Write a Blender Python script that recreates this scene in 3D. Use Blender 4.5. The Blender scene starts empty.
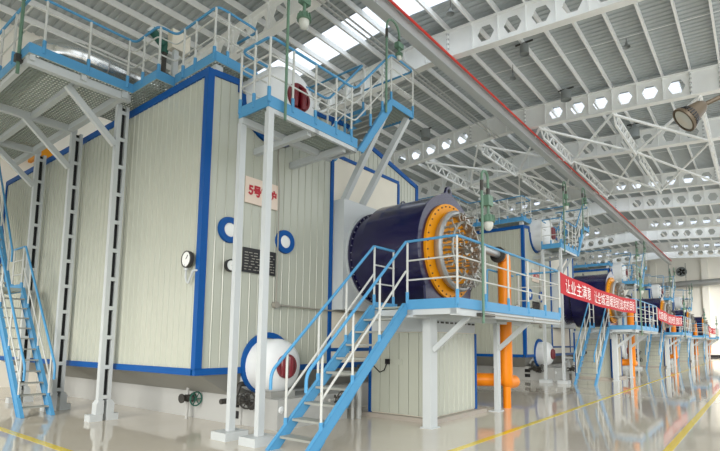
import bpy, math, random
from mathutils import Vector, Matrix
random.seed(7)
S = bpy.context.scene
COL = S.collection
PI = math.pi

# ---------------------------------------------------------------- camera, sky, exposure
cd = bpy.data.cameras.new('camera'); cam = bpy.data.objects.new('camera', cd); COL.objects.link(cam); S.camera = cam
cd.sensor_width = 36; cd.lens = 36*491.816/720
cd.shift_x = (360-390.718)/720; cd.shift_y = (290.052-225.5)/720
cd.clip_start = 0.05; cd.clip_end = 400
R_ = Vector((0.59954835, -0.80031412, 0.00625204)); U_ = Vector((-0.08796139, -0.05812706, 0.99442649)); F_ = Vector((0.79549015, 0.5967567, 0.10524672))
cam.matrix_world = Matrix(((R_.x, U_.x, -F_.x, 0), (R_.y, U_.y, -F_.y, 0), (R_.z, U_.z, -F_.z, 1.6), (0, 0, 0, 1)))
w = bpy.data.worlds.new('sky'); S.world = w; w.use_nodes = True
nt = w.node_tree; bg = nt.nodes['Background']
bg.inputs[0].default_value = (.94, .98, 1.0, 1); bg.inputs[1].default_value = 1.75
S.view_settings.view_transform = 'Standard'; S.view_settings.look = 'None'
S.view_settings.exposure = -0.08; S.view_settings.gamma = 1; S.view_settings.use_curve_mapping = False
S.cycles.max_bounces = 10; S.cycles.diffuse_bounces = 6; S.cycles.glossy_bounces = 4
S.cycles.use_denoising = True
sd = bpy.data.lights.new('sun', 'SUN'); so = bpy.data.objects.new('sun', sd); COL.objects.link(so)
sd.energy = 4.2; sd.angle = 0.6; sd.color = (1, 0.96, 0.9); so.rotation_euler = (math.radians(72), 0, math.radians(-64))

# ---------------------------------------------------------------- materials
def mat(name, col, rough=0.5, metal=0.0, coat=0.0, var=0.0, bump=0.0, scale=3.0, emit=None):
    m = bpy.data.materials.new(name); m.use_nodes = True; t = m.node_tree; b = t.nodes['Principled BSDF']
    c = tuple((x/12.92 if x <= .04045 else ((x+.055)/1.055)**2.4) for x in [v/255 for v in col])
    b.inputs['Base Color'].default_value = (*c, 1); b.inputs['Roughness'].default_value = rough; b.inputs['Metallic'].default_value = metal
    if coat: b.inputs['Coat Weight'].default_value = coat; b.inputs['Coat Roughness'].default_value = .12
    if var or bump:
        tc = t.nodes.new('ShaderNodeTexCoord'); n = t.nodes.new('ShaderNodeTexNoise'); n.inputs['Scale'].default_value = scale
        n.inputs['Detail'].default_value = 5; t.links.new(tc.outputs['Object'], n.inputs['Vector'])
        if var:
            mx = t.nodes.new('ShaderNodeMix'); mx.data_type = 'RGBA'
            mx.inputs[6].default_value = (*[x*(1-var) for x in c], 1); mx.inputs[7].default_value = (*[min(1, x*(1+var)) for x in c], 1)
            t.links.new(n.outputs['Fac'], mx.inputs[0]); t.links.new(mx.outputs[2], b.inputs['Base Color'])
        if bump:
            bp = t.nodes.new('ShaderNodeBump'); bp.inputs['Strength'].default_value = bump; bp.inputs['Distance'].default_value = .01
            t.links.new(n.outputs['Fac'], bp.inputs['Height']); t.links.new(bp.outputs['Normal'], b.inputs['Normal'])
    return m
M = dict(
    clad=mat('cream_cladding', (180, 183, 170), .26, var=.04, scale=1.2),
    flat=mat('cream_plate', (222, 216, 200), .45, var=.05),
    blue=mat('deep_blue_trim', (4, 78, 148), .5), sky=mat('light_blue_paint', (82, 148, 192), .42, var=.04),
    white=mat('white_paint', (190, 195, 196), .4, var=.03), rail=mat('rail_white', (196, 198, 194), .4),
    grey=mat('grey_paint', (188, 190, 190), .5, var=.05), steel=mat('roof_steel_white', (246, 248, 247), .5, var=.05),
    purlin=mat('purlin_grey_white', (244, 246, 246), .55), sheet=mat('roof_sheet_grey', (180, 187, 190), .5, var=.05, scale=.6),
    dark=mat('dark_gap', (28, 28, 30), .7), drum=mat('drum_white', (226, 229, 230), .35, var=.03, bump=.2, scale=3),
    maroon=mat('maroon_paint', (108, 6, 24), .3), navy=mat('navy_paint', (20, 16, 62), .22, coat=.3),
    orange=mat('orange_paint', (226, 148, 16), .4, var=.06), pipe=mat('orange_pipe', (226, 130, 20), .35),
    silver=mat('brushed_aluminium', (170, 172, 172), .38, metal=.6), chrome=mat('polished_foil', (218, 220, 220), .22, metal=1, bump=.6, scale=9),
    nozz=mat('nozzle_steel', (165, 164, 158), .38, metal=.7), green=mat('sage_green_paint', (96, 128, 108), .45), dgreen=mat('dark_green_paint', (32, 92, 78), .4),
    grate=mat('grating_galvanised', (158, 166, 158), .6, var=.08), tread=mat('tread_steel', (150, 152, 145), .55, var=.1),
    conc=mat('plinth_concrete', (176, 177, 174), .5, var=.05, scale=2), hop=mat('hopper_grey', (150, 150, 145), .6, var=.06),
    red=mat('banner_red', (184, 12, 28), .6), redp=mat('pipe_red', (222, 52, 40), .4), yellow=mat('yellow_line_paint', (232, 204, 40), .25, coat=.4),
    sign=mat('sign_pale_pink', (222, 204, 188), .5), rtext=mat('sign_red_text', (176, 22, 40), .5), wtext=mat('banner_white_text', (248, 240, 236), .6),
    black=mat('black_plate', (22, 22, 24), .35), dial=mat('dial_white', (232, 234, 230), .4), valve=mat('valve_iron', (66, 64, 60), .5, metal=.3),
    wall=mat('wall_cream', (250, 247, 238), .7, var=.02, scale=.5), lamp=mat('lamp_grey', (140, 146, 146), .5), brown=mat('lamp_brown', (96, 84, 68), .45, metal=.2),
    glass=mat('lamp_glass', (196, 198, 190), .12), curb=mat('kerb_stone', (168, 160, 150), .5), rust=mat('conduit_grey', (150, 146, 136), .45),
)
for k_ in ('blue', 'sky', 'orange', 'pipe', 'red'): M[k_].node_tree.nodes['Principled BSDF'].inputs['Specular IOR Level'].default_value = .25
# floor: polished epoxy with faint mottling
fm = bpy.data.materials.new('polished_epoxy_floor'); fm.use_nodes = True; t = fm.node_tree; b = t.nodes['Principled BSDF']
tc = t.nodes.new('ShaderNodeTexCoord'); n1 = t.nodes.new('ShaderNodeTexNoise'); n1.inputs['Scale'].default_value = .7; n1.inputs['Detail'].default_value = 6
cr = t.nodes.new('ShaderNodeValToRGB'); cr.color_ramp.elements[0].color = (.53, .485, .40, 1); cr.color_ramp.elements[1].color = (.63, .585, .50, 1)
t.links.new(tc.outputs['Object'], n1.inputs['Vector']); t.links.new(n1.outputs['Fac'], cr.inputs['Fac']); t.links.new(cr.outputs['Color'], b.inputs['Base Color'])
b.inputs['Roughness'].default_value = .05; b.inputs['IOR'].default_value = 1.7
n2 = t.nodes.new('ShaderNodeTexNoise'); n2.inputs['Scale'].default_value = 1.6; bp = t.nodes.new('ShaderNodeBump'); bp.inputs['Strength'].default_value = .06; bp.inputs['Distance'].default_value = .02
t.links.new(tc.outputs['Object'], n2.inputs['Vector']); t.links.new(n2.outputs['Fac'], bp.inputs['Height']); t.links.new(bp.outputs['Normal'], b.inputs['Normal'])
M['floor'] = fm
# translucent skylight panes
sk = bpy.data.materials.new('translucent_skylight'); sk.use_nodes = True; t = sk.node_tree
b = t.nodes['Principled BSDF']; tr = t.nodes.new('ShaderNodeBsdfTransparent'); tr.inputs[0].default_value = (.93, .96, 1, 1)
ts = t.nodes.new('ShaderNodeBsdfTranslucent'); mx = t.nodes.new('ShaderNodeMixShader'); mx.inputs[0].default_value = .3
t.links.new(tr.outputs[0], mx.inputs[1]); t.links.new(ts.outputs[0], mx.inputs[2]); t.links.new(mx.outputs[0], t.nodes['Material Output'].inputs[0])
M['skylight'] = sk

# ---------------------------------------------------------------- mesh builder
def V(*a): return Vector(a)
class MB:
    def __init__(s): s.v = []; s.f = []; s.sm = []
    def add(s, vs, fs, smooth=False):
        k = len(s.v); s.v += [Vector(p) for p in vs]; s.f += [tuple(i+k for i in f) for f in fs]; s.sm += [smooth]*len(fs)
        return s
    def box(s, x0, x1, y0, y1, z0, z1):
        vs = [(x, y, z) for x in (x0, x1) for y in (y0, y1) for z in (z0, z1)]
        return s.add(vs, [(0, 1, 3, 2), (4, 6, 7, 5), (0, 4, 5, 1), (2, 3, 7, 6), (0, 2, 6, 4), (1, 5, 7, 3)])
    def beam(s, p, q, w, h, up=(0, 0, 1)):
        p = Vector(p); q = Vector(q); d = (q-p).normalized(); u = Vector(up)
        if abs(d.dot(u)) > .98: u = Vector((0, 1, 0))
        r = d.cross(u).normalized(); u = r.cross(d).normalized()
        vs = [e + r*a*w/2 + u*c*h/2 for e in (p, q) for a, c in ((-1, -1), (1, -1), (1, 1), (-1, 1))]
        return s.add(vs, [(3, 2, 1, 0), (4, 5, 6, 7), (0, 1, 5, 4), (1, 2, 6, 5), (2, 3, 7, 6), (3, 0, 4, 7)])
    def tube(s, pts, r, n=8, closed=False, caps=True):
        pts = [Vector(p) for p in pts]; m = len(pts); rings = []; nrm = None
        for i, p in enumerate(pts):
            if closed: a = pts[i-1]; c = pts[(i+1) % m]
            else: a = pts[max(0, i-1)]; c = pts[min(m-1, i+1)]
            d = (c-a).normalized()
            if nrm is None: nrm = d.cross(Vector((0.13, .31, 1))).normalized()
            nrm = (nrm - d*nrm.dot(d)).normalized(); b2 = d.cross(nrm)
            rr = r[i] if isinstance(r, (list, tuple)) else r
            rings.append([p + (nrm*math.cos(2*PI*k/n) + b2*math.sin(2*PI*k/n))*rr for k in range(n)])
        vs = [v for g in rings for v in g]; fs = []
        for i in range(m if closed else m-1):
            j = (i+1) % m
            fs += [(i*n+k, i*n+(k+1) % n, j*n+(k+1) % n, j*n+k) for k in range(n)]
        s.add(vs, fs, True)
        if caps and not closed:
            k = len(s.v)-len(vs); s.f += [tuple(k+i for i in range(n))[::-1], tuple(k+(m-1)*n+i for i in range(n))]; s.sm += [False, False]
        return s
    def lathe(s, c, axis, prof, n=32, smooth=True, a0=0, a1=2*PI):
        """prof: list of (distance along axis, radius)"""
        c = Vector(c); ax = Vector(axis).normalized(); u = ax.cross(Vector((0, 0, 1)))
        u = (Vector((1, 0, 0)) if u.length < .01 else u.normalized()); w2 = ax.cross(u); full = abs(a1-a0-2*PI) < 1e-6
        k = n if full else n+1
        vs = [c + ax*t + (u*math.cos(a0+(a1-a0)*i/n) + w2*math.sin(a0+(a1-a0)*i/n))*r for t, r in prof for i in range(k)]
        fs = []
        for j in range(len(prof)-1):
            for i in range(n):
                i2 = (i+1) % k; fs.append((j*k+i, j*k+i2, (j+1)*k+i2, (j+1)*k+i))
        return s.add(vs, fs, smooth)
    def prism(s, poly, d):
        """poly: list of 3D points (one plane), extruded by vector d"""
        n = len(poly); d = Vector(d); vs = [Vector(p) for p in poly] + [Vector(p)+d for p in poly]
        fs = [tuple(range(n))[::-1], tuple(range(n, 2*n))] + [(i, (i+1) % n, n+(i+1) % n, n+i) for i in range(n)]
        return s.add(vs, fs)
MESHC = {}
def obj(name, mb, m, parent=None, org=None, loc=None):
    me = mb if isinstance(mb, bpy.types.Mesh) else None
    if me is None:
        o0 = org if org is not None else (parent['_org'] if parent else None)
        off = Vector(o0) if o0 is not None else Vector((0, 0, 0))
        me = bpy.data.meshes.new(name); me.from_pydata([v-off for v in mb.v], [], mb.f)
        me.polygons.foreach_set('use_smooth', mb.sm); me.materials.append(M[m]); me.update()
        if any(mb.sm): me.set_sharp_from_angle(angle=math.radians(38))
    o = bpy.data.objects.new(name, me); COL.objects.link(o)
    if parent is not None: o.parent = parent; o['_org'] = parent['_org']
    elif org is not None: o.location = org; o['_org'] = list(org)
    else: o['_org'] = [0, 0, 0]
    if loc is not None: o.location = loc
    return o
def tag(o, label, cat, group=None, kind=None):
    if label: o['label'] = label
    if cat: o['category'] = cat
    if group: o['group'] = group
    if kind: o['kind'] = kind
    return o
def thing(name, org, label=None, cat=None, group=None):
    o = bpy.data.objects.new(name, None); COL.objects.link(o); o.location = org; o['_org'] = list(org); o.empty_display_size = .2
    return tag(o, label, cat, group)
def struct(name, mb, m, parent=None, org=(0, 0, 0)):
    o = obj(name, mb, m, parent, None if parent else org)
    if parent is None: o['kind'] = 'structure'
    return o
def pieces(name, mbs, m, parent, joined=False, label=None):
    if joined:
        a = MB()
        for x in mbs:
            k = len(a.v); a.v += x.v; a.f += [tuple(i+k for i in f) for f in x.f]; a.sm += x.sm
        return [obj(name, a, m, parent)]
    return [obj(name, x, m, parent) for x in mbs]
def copy_tree(o, parent=None, d=None):
    c = o.copy(); COL.objects.link(c)
    if parent is not None: c.parent = parent
    if d is not None: c.location = Vector(o.location) + Vector(d)
    for ch in o.children: copy_tree(ch, c)
    return c
def arc(c, r, a0, a1, n, ax):  # arc in plane given by two axes
    c = Vector(c); u, w2 = Vector(ax[0]), Vector(ax[1])
    return [c + u*r*math.cos(a0+(a1-a0)*i/n) + w2*r*math.sin(a0+(a1-a0)*i/n) for i in range(n+1)]
def rounded(pts, r=.1, n=4):
    pts = [Vector(p) for p in pts]; out = [pts[0]]
    for a, b_, c in zip(pts, pts[1:], pts[2:]):
        d1 = (a-b_); d2 = (c-b_); k = min(r, d1.length*.45, d2.length*.45); p = b_+d1.normalized()*k; q = b_+d2.normalized()*k
        out += [p*(1-t)**2 + b_*2*t*(1-t) + q*t*t for t in [i/n for i in range(n+1)]]
    return out + [pts[-1]]

# ---------------------------------------------------------------- text helper
CJK = None
import glob, os
for pth in glob.glob(os.path.join(bpy.utils.resource_path('LOCAL'), 'datafiles', 'fonts', 'Noto Sans CJK*')):
    try: CJK = bpy.data.fonts.load(pth)
    except Exception: pass
def text_mb(txt, size, fn, depth=0.0, bold=.0, sx=1.0):
    """letters as geometry; fn maps (u, v) of the flat text to a 3D point"""
    cu = bpy.data.curves.new('t', 'FONT'); cu.body = txt; cu.size = size; cu.resolution_u = 2; cu.offset = bold
    if CJK: cu.font = CJK
    o = bpy.data.objects.new('t', cu); COL.objects.link(o)
    bpy.context.view_layer.update(); me = bpy.data.meshes.new_from_object(o.evaluated_get(bpy.context.evaluated_depsgraph_get()))
    mb = MB(); vs = [v.co.copy() for v in me.vertices]
    x0 = min(v.x for v in vs); x1 = max(v.x for v in vs); y0 = min(v.y for v in vs); y1 = max(v.y for v in vs)
    mb.add([fn((v.x-x0)/(x1-x0), (v.y-y0)/(y1-y0)) for v in vs], [tuple(p.vertices) for p in me.polygons])
    bpy.data.objects.remove(o); bpy.data.curves.remove(cu); bpy.data.meshes.remove(me)
    return mb

# ================================================================ SETTING
XE = 73.2; YB = 20.6; YR = -3.0; XL = -4.0
fl = struct('floor', MB().box(-14, XE, -14, YB, -.2, 0), 'floor')
for nm, a in (('painted_line', (3.0, XE-2, 3.70, 3.82)), ('painted_line', (3.0, XE-2, 1.16, 1.28)), ('painted_line', (3.0, 3.12, 3.82, 19))):
    obj(nm, MB().box(a[0], a[1], a[2], a[3], 0, .003), 'yellow', fl)
def rt(y): return 13.19 - .064*abs(y-9.5)          # top of the girders
def rb(y): return 12.16 - .064*abs(y-9.5)
# end wall with piers, back wall
we = struct('wall_end', MB().box(XE, XE+.3, YR, YB, 0, 13.6), 'wall')
for y in (-1.6, 5.2, 11.0, 16.8): obj('pier', MB().box(XE-.5, XE, y-.35, y+.35, .02, 12.3), 'wall', we)
obj('wall_rail', MB().box(XE-.12, XE-.01, YR, YB, 9.9, 10.0), 'wall', we)
for y in (1.5, 3.0, 7.3, 9.2, 13.2, 15): obj('wall_joint', MB().box(XE-.02, XE+.01, y-.04, y+.04, .3, 12), 'conc', we)
struct('baseboard_end', MB().box(XE-.56, XE-.01, YR, YB, 0, .28), 'dark')
struct('wall_light_block', MB().box(XL-.3, XL, YR-3, YB, 0, 1.5).box(XL-.3, XL, YR-3, YB, 6.0, 13.2), 'wall')  # unseen wall added to block light from behind the camera; gap lets some in
wb = struct('wall_back', MB().box(XL, XE, YB, YB+.3, 0, 12.75), 'wall')
for i in range(10): obj('pier', MB().box(3+i*7.2, 3.5+i*7.2, YB-.35, YB, .02, 12.3), 'wall', wb)
# roof sheets (corrugated), split by the skylight strips
SKY = [12.4, 23.7, 38.8, 53.2, 66.7]; SW = 1.4
def corr(x0, x1, y0, y1, pitch, z_of, hh=.045):
    mb = MB(); n = max(1, round((x1-x0)/pitch)); p = (x1-x0)/n; prof = []
    for i in range(n):
        a = x0+i*p; prof += [(a, 0), (a+p*.55, 0), (a+p*.65, hh), (a+p*.9, hh)]
    prof.append((x1, 0)); ys = [y0] + ([9.5] if y0 < 9.5 < y1 else []) + [y1]
    m = len(prof)
    vs = [(px, y, z_of(y)+pz) for y in ys for px, pz in prof] + [(px, y, z_of(y)+pz+.03) for y in ys for px, pz in prof]
    N = len(ys)*m; fs = []
    for j in range(len(ys)-1):
        for i in range(m-1):
            q = j*m+i; fs.append((q, q+m, q+m+1, q+1)); fs.append((N+q, N+q+1, N+q+m+1, N+q+m))
    return mb.add(vs, fs)
zr = lambda y: rt(y)+.22
ceil = thing('ceiling', (0, 0, 0)); ceil['kind'] = 'structure'
edges = [XL] + [e for s_ in SKY for e in (s_, s_+SW)] + [XE+.3]
for i in range(0, len(edges), 2): obj('roof_sheet', corr(edges[i], edges[i+1], YR, YB+.3, .25, zr), 'sheet', ceil)
for s_ in SKY:
    obj('roof_sheet', corr(s_, s_+SW, YR, 2.2, .25, zr), 'sheet', ceil); obj('roof_sheet', corr(s_, s_+SW, 17.2, YB+.3, .25, zr), 'sheet', ceil)
    obj('skylight_pane', corr(s_, s_+SW, 2.2, 17.2, .25, zr), 'skylight', ceil)
PY = [round(.69+k, 2) for k in range(-3, 20)]
PURL = []
for y in PY:
    z = rt(y); mb = MB().box(XL, XE, y-.035, y+.035, z, z+.21)
    PURL.append(obj('purlin', mb, 'purlin', ceil))
# sag rods between purlins (thin)
for x in (18.9, 32.2):
    mb = MB()
    for a, c in zip(PY, PY[1:]): mb.tube([(x, a, rt(a)+.1), (x, c, rt(c)+.1)], .012, 5)
    obj('sag_rod', mb, 'purlin', ceil)

# castellated girders
GX = [10.0, 15.1, 22.6, 28.1, 36.3, 41.7, 49.8, 55.2, 63.0, 68.3]
GN = ['nearest of the roof girders, crossing the ceiling behind the left handrails', 'big cream roof girder with hexagonal holes crossing above the upper stair', 'grey roof girder with bright skylight behind its hexagonal holes, third away',
      'cream-grey roof girder with a double bottom flange, fourth away', 'grey roof girder with bright patches in its holes, fifth away', 'cream roof girder with clear grey hexagons, sixth away',
      'seventh roof girder away, bright slivers in its hexagonal holes', 'eighth roof girder away, rounded-looking grey holes', 'ninth roof girder away with small bright holes', 'farthest roof girder with holes, against the end wall']
def is_hex(y): return 1.9 < y < 8 or 11.8 < y < 18.5
stf = None
for gi, gx in enumerate(GX):
    g = thing('roof_girder', (gx, 9.5, 12.07), GN[gi], 'girder', 'castellated roof girders')
    near = gi < 6
    for y0 in PY[:-1]:
        y1 = y0+1; mb = MB(); ym = y0+.5
        cz = (rt(ym)+rb(ym))/2; tw = .008
        if is_hex(ym):
            hx = [(.32, 0), (.16, .28), (-.16, .28), (-.32, 0), (-.16, -.28), (.16, -.28)]
            sl = (rt(y1)-rt(y0))
            H = [(ym+a, cz+c+a*sl) for a, c in hx]
            Q = [(y1, rb(y1)), (y1, rt(y1)), (y0, rt(y0)), (y0, rb(y0))]
            O = [(y1, (rb(y1)+rt(y1))/2), Q[1], Q[2], (y0, (rb(y0)+rt(y0))/2), Q[3], Q[0]]
            for sx in (-tw, tw):
                vs = [(gx+sx, *p) for p in H] + [(gx+sx, *p) for p in O]
                fs = [(i, (i+1) % 6, 6+(i+1) % 6, 6+i) for i in range(6)]
                mb.add(vs, fs if sx < 0 else [f[::-1] for f in fs])
            mb.add([(gx-tw, *p) for p in H] + [(gx+tw, *p) for p in H], [(i, (i+1) % 6, 6+(i+1) % 6, 6+i) for i in range(6)])
        else:
            mb.prism([(gx-tw, y0, rb(y0)), (gx-tw, y1, rb(y1)), (gx-tw, y1, rt(y1)), (gx-tw, y0, rt(y0))], (2*tw, 0, 0))
        obj('web_panel', mb, 'steel', g)
    for y0 in PY:
        mb = MB().box(gx-.11, gx+.11, y0-.008, y0+.008, rb(y0), rt(y0))
        st = obj('stiffener', mb, 'steel', g)
        if near and y0 in (8.69, 11.69, .69+0, 1.69):
            for k in range(5):
                z = rb(y0)+.12+k*.19
                obj('bolt', MB().box(gx-.1, gx-.03, y0-.04, y0+.04, z, z+.05), 'grey', st)
    for nm, fz, hh in (('bottom_flange', rb, -.03), ('top_flange', rt, -.03)):
        mb = MB()
        for a, c in ((YR, 9.5), (9.5, YB)):
            wd = .16
            if gi in (3,) and nm == 'bottom_flange': wd = .22
            mb.prism([(gx-wd, a, fz(a)), (gx+wd, a, fz(a)), (gx+wd, c, fz(c)), (gx-wd, c, fz(c))], (0, 0, hh))
        obj(nm, mb, 'steel', g)
# lattice trusses and X bracing between girders
bays = [(2, 3), (3, 4)]
NB = ['white lattice roof bracing in the bay just past the third girder', 'white lattice roof bracing between the fourth and fifth girders', 'white lattice roof bracing in the bay ahead of the sixth girder']
for bi, (i, j) in enumerate(bays):
    x0, x1 = GX[i]+.05, GX[j]-.05; r = thing('roof_bracing', (x0, 9.5, 11.9), NB[bi], 'roof bracing', 'lattice bracing under the roof')
    ty = [1.4, 4.69, 8.0, 11.3, 14.6]
    for y in ty:
        zb = rb(y)-.42; zt = rb(y)+.12; L = x1-x0
        tr = obj('lattice_truss', MB().beam((x0, y, zt), (x1, y, zt), .09, .09), 'steel', r)
        obj('chord', MB().beam((x0+.5, y, zb), (x1-.5, y, zb), .09, .09), 'steel', tr)
        n = 6; 
        for k in range(n):
            a = x0+L*k/n; c = x0+L*(k+.5)/n; e = x0+L*(k+1)/n
            obj('diagonal', MB().beam((a, y, zt), (c, y, zb), .06, .06).beam((c, y, zb), (e, y, zt), .06, .06), 'steel', tr)
    for a, c in zip(ty, ty[1:]):
        za, zc = rb(a)-.05, rb(c)-.05
        obj('brace_rod', MB().beam((x0, a, za), (x1, c, zc), .09, .09), 'steel', r); obj('brace_rod', MB().beam((x0, c, zc-.07), (x1, a, za-.07), .09, .09), 'steel', r)
# longitudinal I-beam of the hoist with the red pipe along it
cr_ = thing('hoist_beam', (6, 8.5, 11.6), 'long white I-beam running under the roof girders beside the red pipe', 'beam')
y0, z0, z1 = 8.62, 11.52, 12.0
obj('web', MB().box(5.6, 70, y0-.012, y0+.012, z0, z1), 'white', cr_)
obj('bottom_flange', MB().box(5.6, 70, y0-.17, y0+.17, z0-.03, z0), 'white', cr_); obj('top_flange', MB().box(5.6, 70, y0-.17, y0+.17, z1, z1+.02), 'white', cr_)
tag(obj('red_pipe', MB().tube([(5.6, 8.42, 11.93), (69.9, 8.42, 11.93)], .045, 8), 'redp'), 'thin red pipe running along the long white hoist beam', 'pipe')
ct = thing('cable_tray', (9, 10.1, 12), 'pair of thin grey conduits under the roof, left of the red pipe', 'conduit')
obj('conduit', MB().tube([(9, 10.25, 12.0), (22.5, 10.25, 11.98)], .035, 6), 'grey', ct); obj('conduit', MB().tube([(9, 10.05, 12.0), (22.5, 10.05, 11.98)], .035, 6), 'grey', ct)

# ================================================================ BOILER UNIT (unit 0 coordinates)
XA, XB, YF, YBK = 4.86, 11.74, 7.86, 19.0
ZB = 1.1
def roofz(x): return 6.60+.09*(x-XA) if x < 8.6 else 6.937-.247*(x-8.6)
UC = (6.35, 6.42, .80)   # upper drum notch centre x, z, radius
def railing(root, base, rails, posts, rname='handrail', z_mid=(.36, .72), H=1.08, r=.022, mid=True):
    """base: polyline along the toe; posts: list of points"""
    obj(rname, MB().tube(rounded([Vector(p)+V(0, 0, H) for p in base], .14), r*1.15, 8), 'sky', root)
    if mid:
        for k in z_mid: obj('mid_rail', MB().tube(rounded([Vector(p)+V(0, 0, k) for p in base], .1), r*.72, 6), 'rail', root)
    for p in posts:
        p = Vector(p); o = obj('rail_post', MB().tube([p+V(0, 0, -.1), p+V(0, 0, H-.01)], r, 6), 'rail', root)
        obj('post_sleeve', MB().tube([p+V(0, 0, -.12), p+V(0, 0, .14)], r*1.5, 6), 'sky', o)
def grating(x0, x1, y0, y1, z, joined=True):
    mb = MB()
    n = max(2, int((x1-x0)/.06))
    for i in range(n+1): x = x0+(x1-x0)*i/n; mb.box(x-.005, x+.005, y0, y1, z-.035, z)
    n = max(2, int((y1-y0)/.1))
    for i in range(n+1): y = y0+(y1-y0)*i/n; mb.box(x0, x1, y-.008, y+.008, z-.03, z-.005)
    return mb
def dial(root_or_none, c, r, nrm, name='gauge_dial'):
    pass

def build_unit(full, num):
    J = not full; T = []
    # ---------------- boiler
    B = thing('boiler', (8.3, 13.4, 0)); T.append((B, 'boiler'))
    # casing core (slightly inside the cladding)
    poly = [(XA+.03, YF+.05, ZB), (XB-.03, YF+.05, ZB), (XB-.03, YF+.05, roofz(XB)-.03), (8.6, YF+.05, roofz(8.6)-.03), (7.2, YF+.05, roofz(7.2)-.03), (7.2, YF+.05, 5.6), (5.5, YF+.05, 5.6), (5.5, YF+.05, roofz(5.5)-.03), (XA+.03, YF+.05, roofz(XA)-.03)]
    obj('casing', MB().prism([(x, y, z) for x, y, z in poly], (0, 2.0, 0)), 'flat', B)
    p2 = [(XA+.03, YF+2.05, ZB), (XB-.03, YF+2.05, ZB), (XB-.03, YF+2.05, roofz(XB)-.03), (8.6, YF+2.05, roofz(8.6)-.03), (XA+.03, YF+2.05, roofz(XA)-.03)]
    obj('casing', MB().prism(p2, (0, YBK-YF-2.1, 0)), 'flat', B)
    # side panels
    ps = []; n = 56; pw = (YBK-YF)/n
    for i in range(n):
        a = YF+i*pw+.012; c = YF+(i+1)*pw-.002; zt = 6.52
        a -= .012; ps.append(MB().prism([(XA+.03, a, ZB), (XA+.012, a, ZB), (XA-.006, a+.01, ZB), (XA-.006, a+.022, ZB), (XA+.008, a+.03, ZB), (XA+.008, c-.004, ZB), (XA+.011, c, ZB), (XA+.03, c, ZB)], (0, 0, zt-ZB)))
    pieces('cladding_panel', ps, 'clad', B, J)
    # front panels: left field and right field
    ps = []; n = 16; x0, x1 = XA+.06, 8.1; pw = (x1-x0)/n
    def topz(x):
        d = abs(x-UC[0])
        return min(roofz(x), UC[1]-math.sqrt(max(0, UC[2]**2-d*d))) if d < UC[2] else roofz(x)
    for i in range(n):
        a = x0+i*pw+.006; c = x0+(i+1)*pw-.006; a -= .004; c += .004; xs = [a, a+.01, a+.022, a+.034, (a+c)/2, c-.006, c]
        vs = []; 
        for x in xs:
            yy = YF+.009 if x in (a, c) else YF-.002 if x in (xs[1], xs[2]) else YF+.005
            vs += [(x, yy, ZB), (x, yy, topz(x)-.01), (x, YF+.05, topz(x)-.01)]
        fs = []
        for k in range(len(xs)-1):
            fs += [(3*k, 3*k+3, 3*k+4, 3*k+1), (3*k+1, 3*k+4, 3*k+5, 3*k+2)]
        ps.append(MB().add(vs, fs))
    n = 6; x0, x1 = 10.8, XB-.05; pw = (x1-x0)/n
    for i in range(n):
        a = x0+i*pw+.008; c = x0+(i+1)*pw-.008; ps.append(MB().prism([(a, YF+.04, ZB), (c, YF+.04, ZB), (c, YF+.04, roofz(c)-.05), (a, YF+.04, roofz(a)-.05)], (0, -.035, 0)))
    n = 14; x0, x1 = 8.2, 10.8; pw = (x1-x0)/n
    for i in range(n):
        a = x0+i*pw+.008; c = x0+(i+1)*pw-.008; ps.append(MB().prism([(a, YF+.04, 6.05), (c, YF+.04, 6.05), (c, YF+.04, roofz(c)-.05), (a, YF+.04, roofz(a)-.05)], (0, -.035, 0)))
    pieces('cladding_panel', ps, 'clad', B, J)
    obj('cover_plate', MB().box(8.2, 10.74, YF-.02, YF+.04, ZB, 5.98), 'flat', B)
    # blue trims
    tr = []
    tr.append(MB().box(XA-.03, XA+.10, YF-.03, YF+.10, ZB, roofz(XA)+.02))
    tr.append(MB().box(8.1, 8.19, YF-.03, YF+.05, ZB, roofz(8.1)))
    tr.append(MB().box(XB-.09, XB+.02, YF-.03, YF+.05, ZB, roofz(XB)+.02))
    tr.append(MB().box(XA-.03, XA+.03, YF+.1, YBK, roofz(XA)-.12, roofz(XA)+.02))
    tr.append(MB().box(XA-.03, XA+.03, YF+.1, YBK, ZB-.1, ZB+.02)); tr.append(MB().box(XA-.03, XB, YF-.03, YF+.04, ZB-.1, ZB+.02))
    tr.append(MB().box(8.19, XB, YF-.03, YF+.04, ZB+.28, ZB+.36))
    tr.append(MB().box(XA-.03, XA+.05, YBK-.06, YBK+.02, ZB, roofz(XA)))
    for a, c in ((XA+.1, 5.55), (7.15, 8.6), (8.6, XB)):
        tr.append(MB().prism([(a, YF-.03, roofz(a)-.1), (c, YF-.03, roofz(c)-.1), (c, YF-.03, roofz(c)+.02), (a, YF-.03, roofz(a)+.02)], (0, .09, 0)))
    tr.append(MB().box(5.49, 5.57, YF-.03, YF+.05, UC[1], roofz(5.5))); tr.append(MB().box(7.13, 7.21, YF-.03, YF+.05, UC[1], roofz(7.1)))
    tr.append(MB().box(8.25, 10.78, YF-.05, YF, 5.97, 6.05)); tr.append(MB().box(10.72, 10.8, YF-.05, YF, ZB+.05, 5.97))
    pieces('corner_trim', tr, 'blue', B)
    # ring of the upper notch (half) and of the lower drum
    obj('ring_trim', MB().lathe((UC[0], YF-.04, UC[1]), (0, 1, 0), [(0, .70), (0, .79), (.09, .79), (.09, .70), (0, .70)], 24, False, 0, PI), 'blue', B)
    obj('ring_trim', MB().lathe((6.40, YF-.05, 1.17), (0, 1, 0), [(0, .5), (0, .61), (.09, .61), (.09, .5), (0, .5)], 36, False), 'blue', B)
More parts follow.
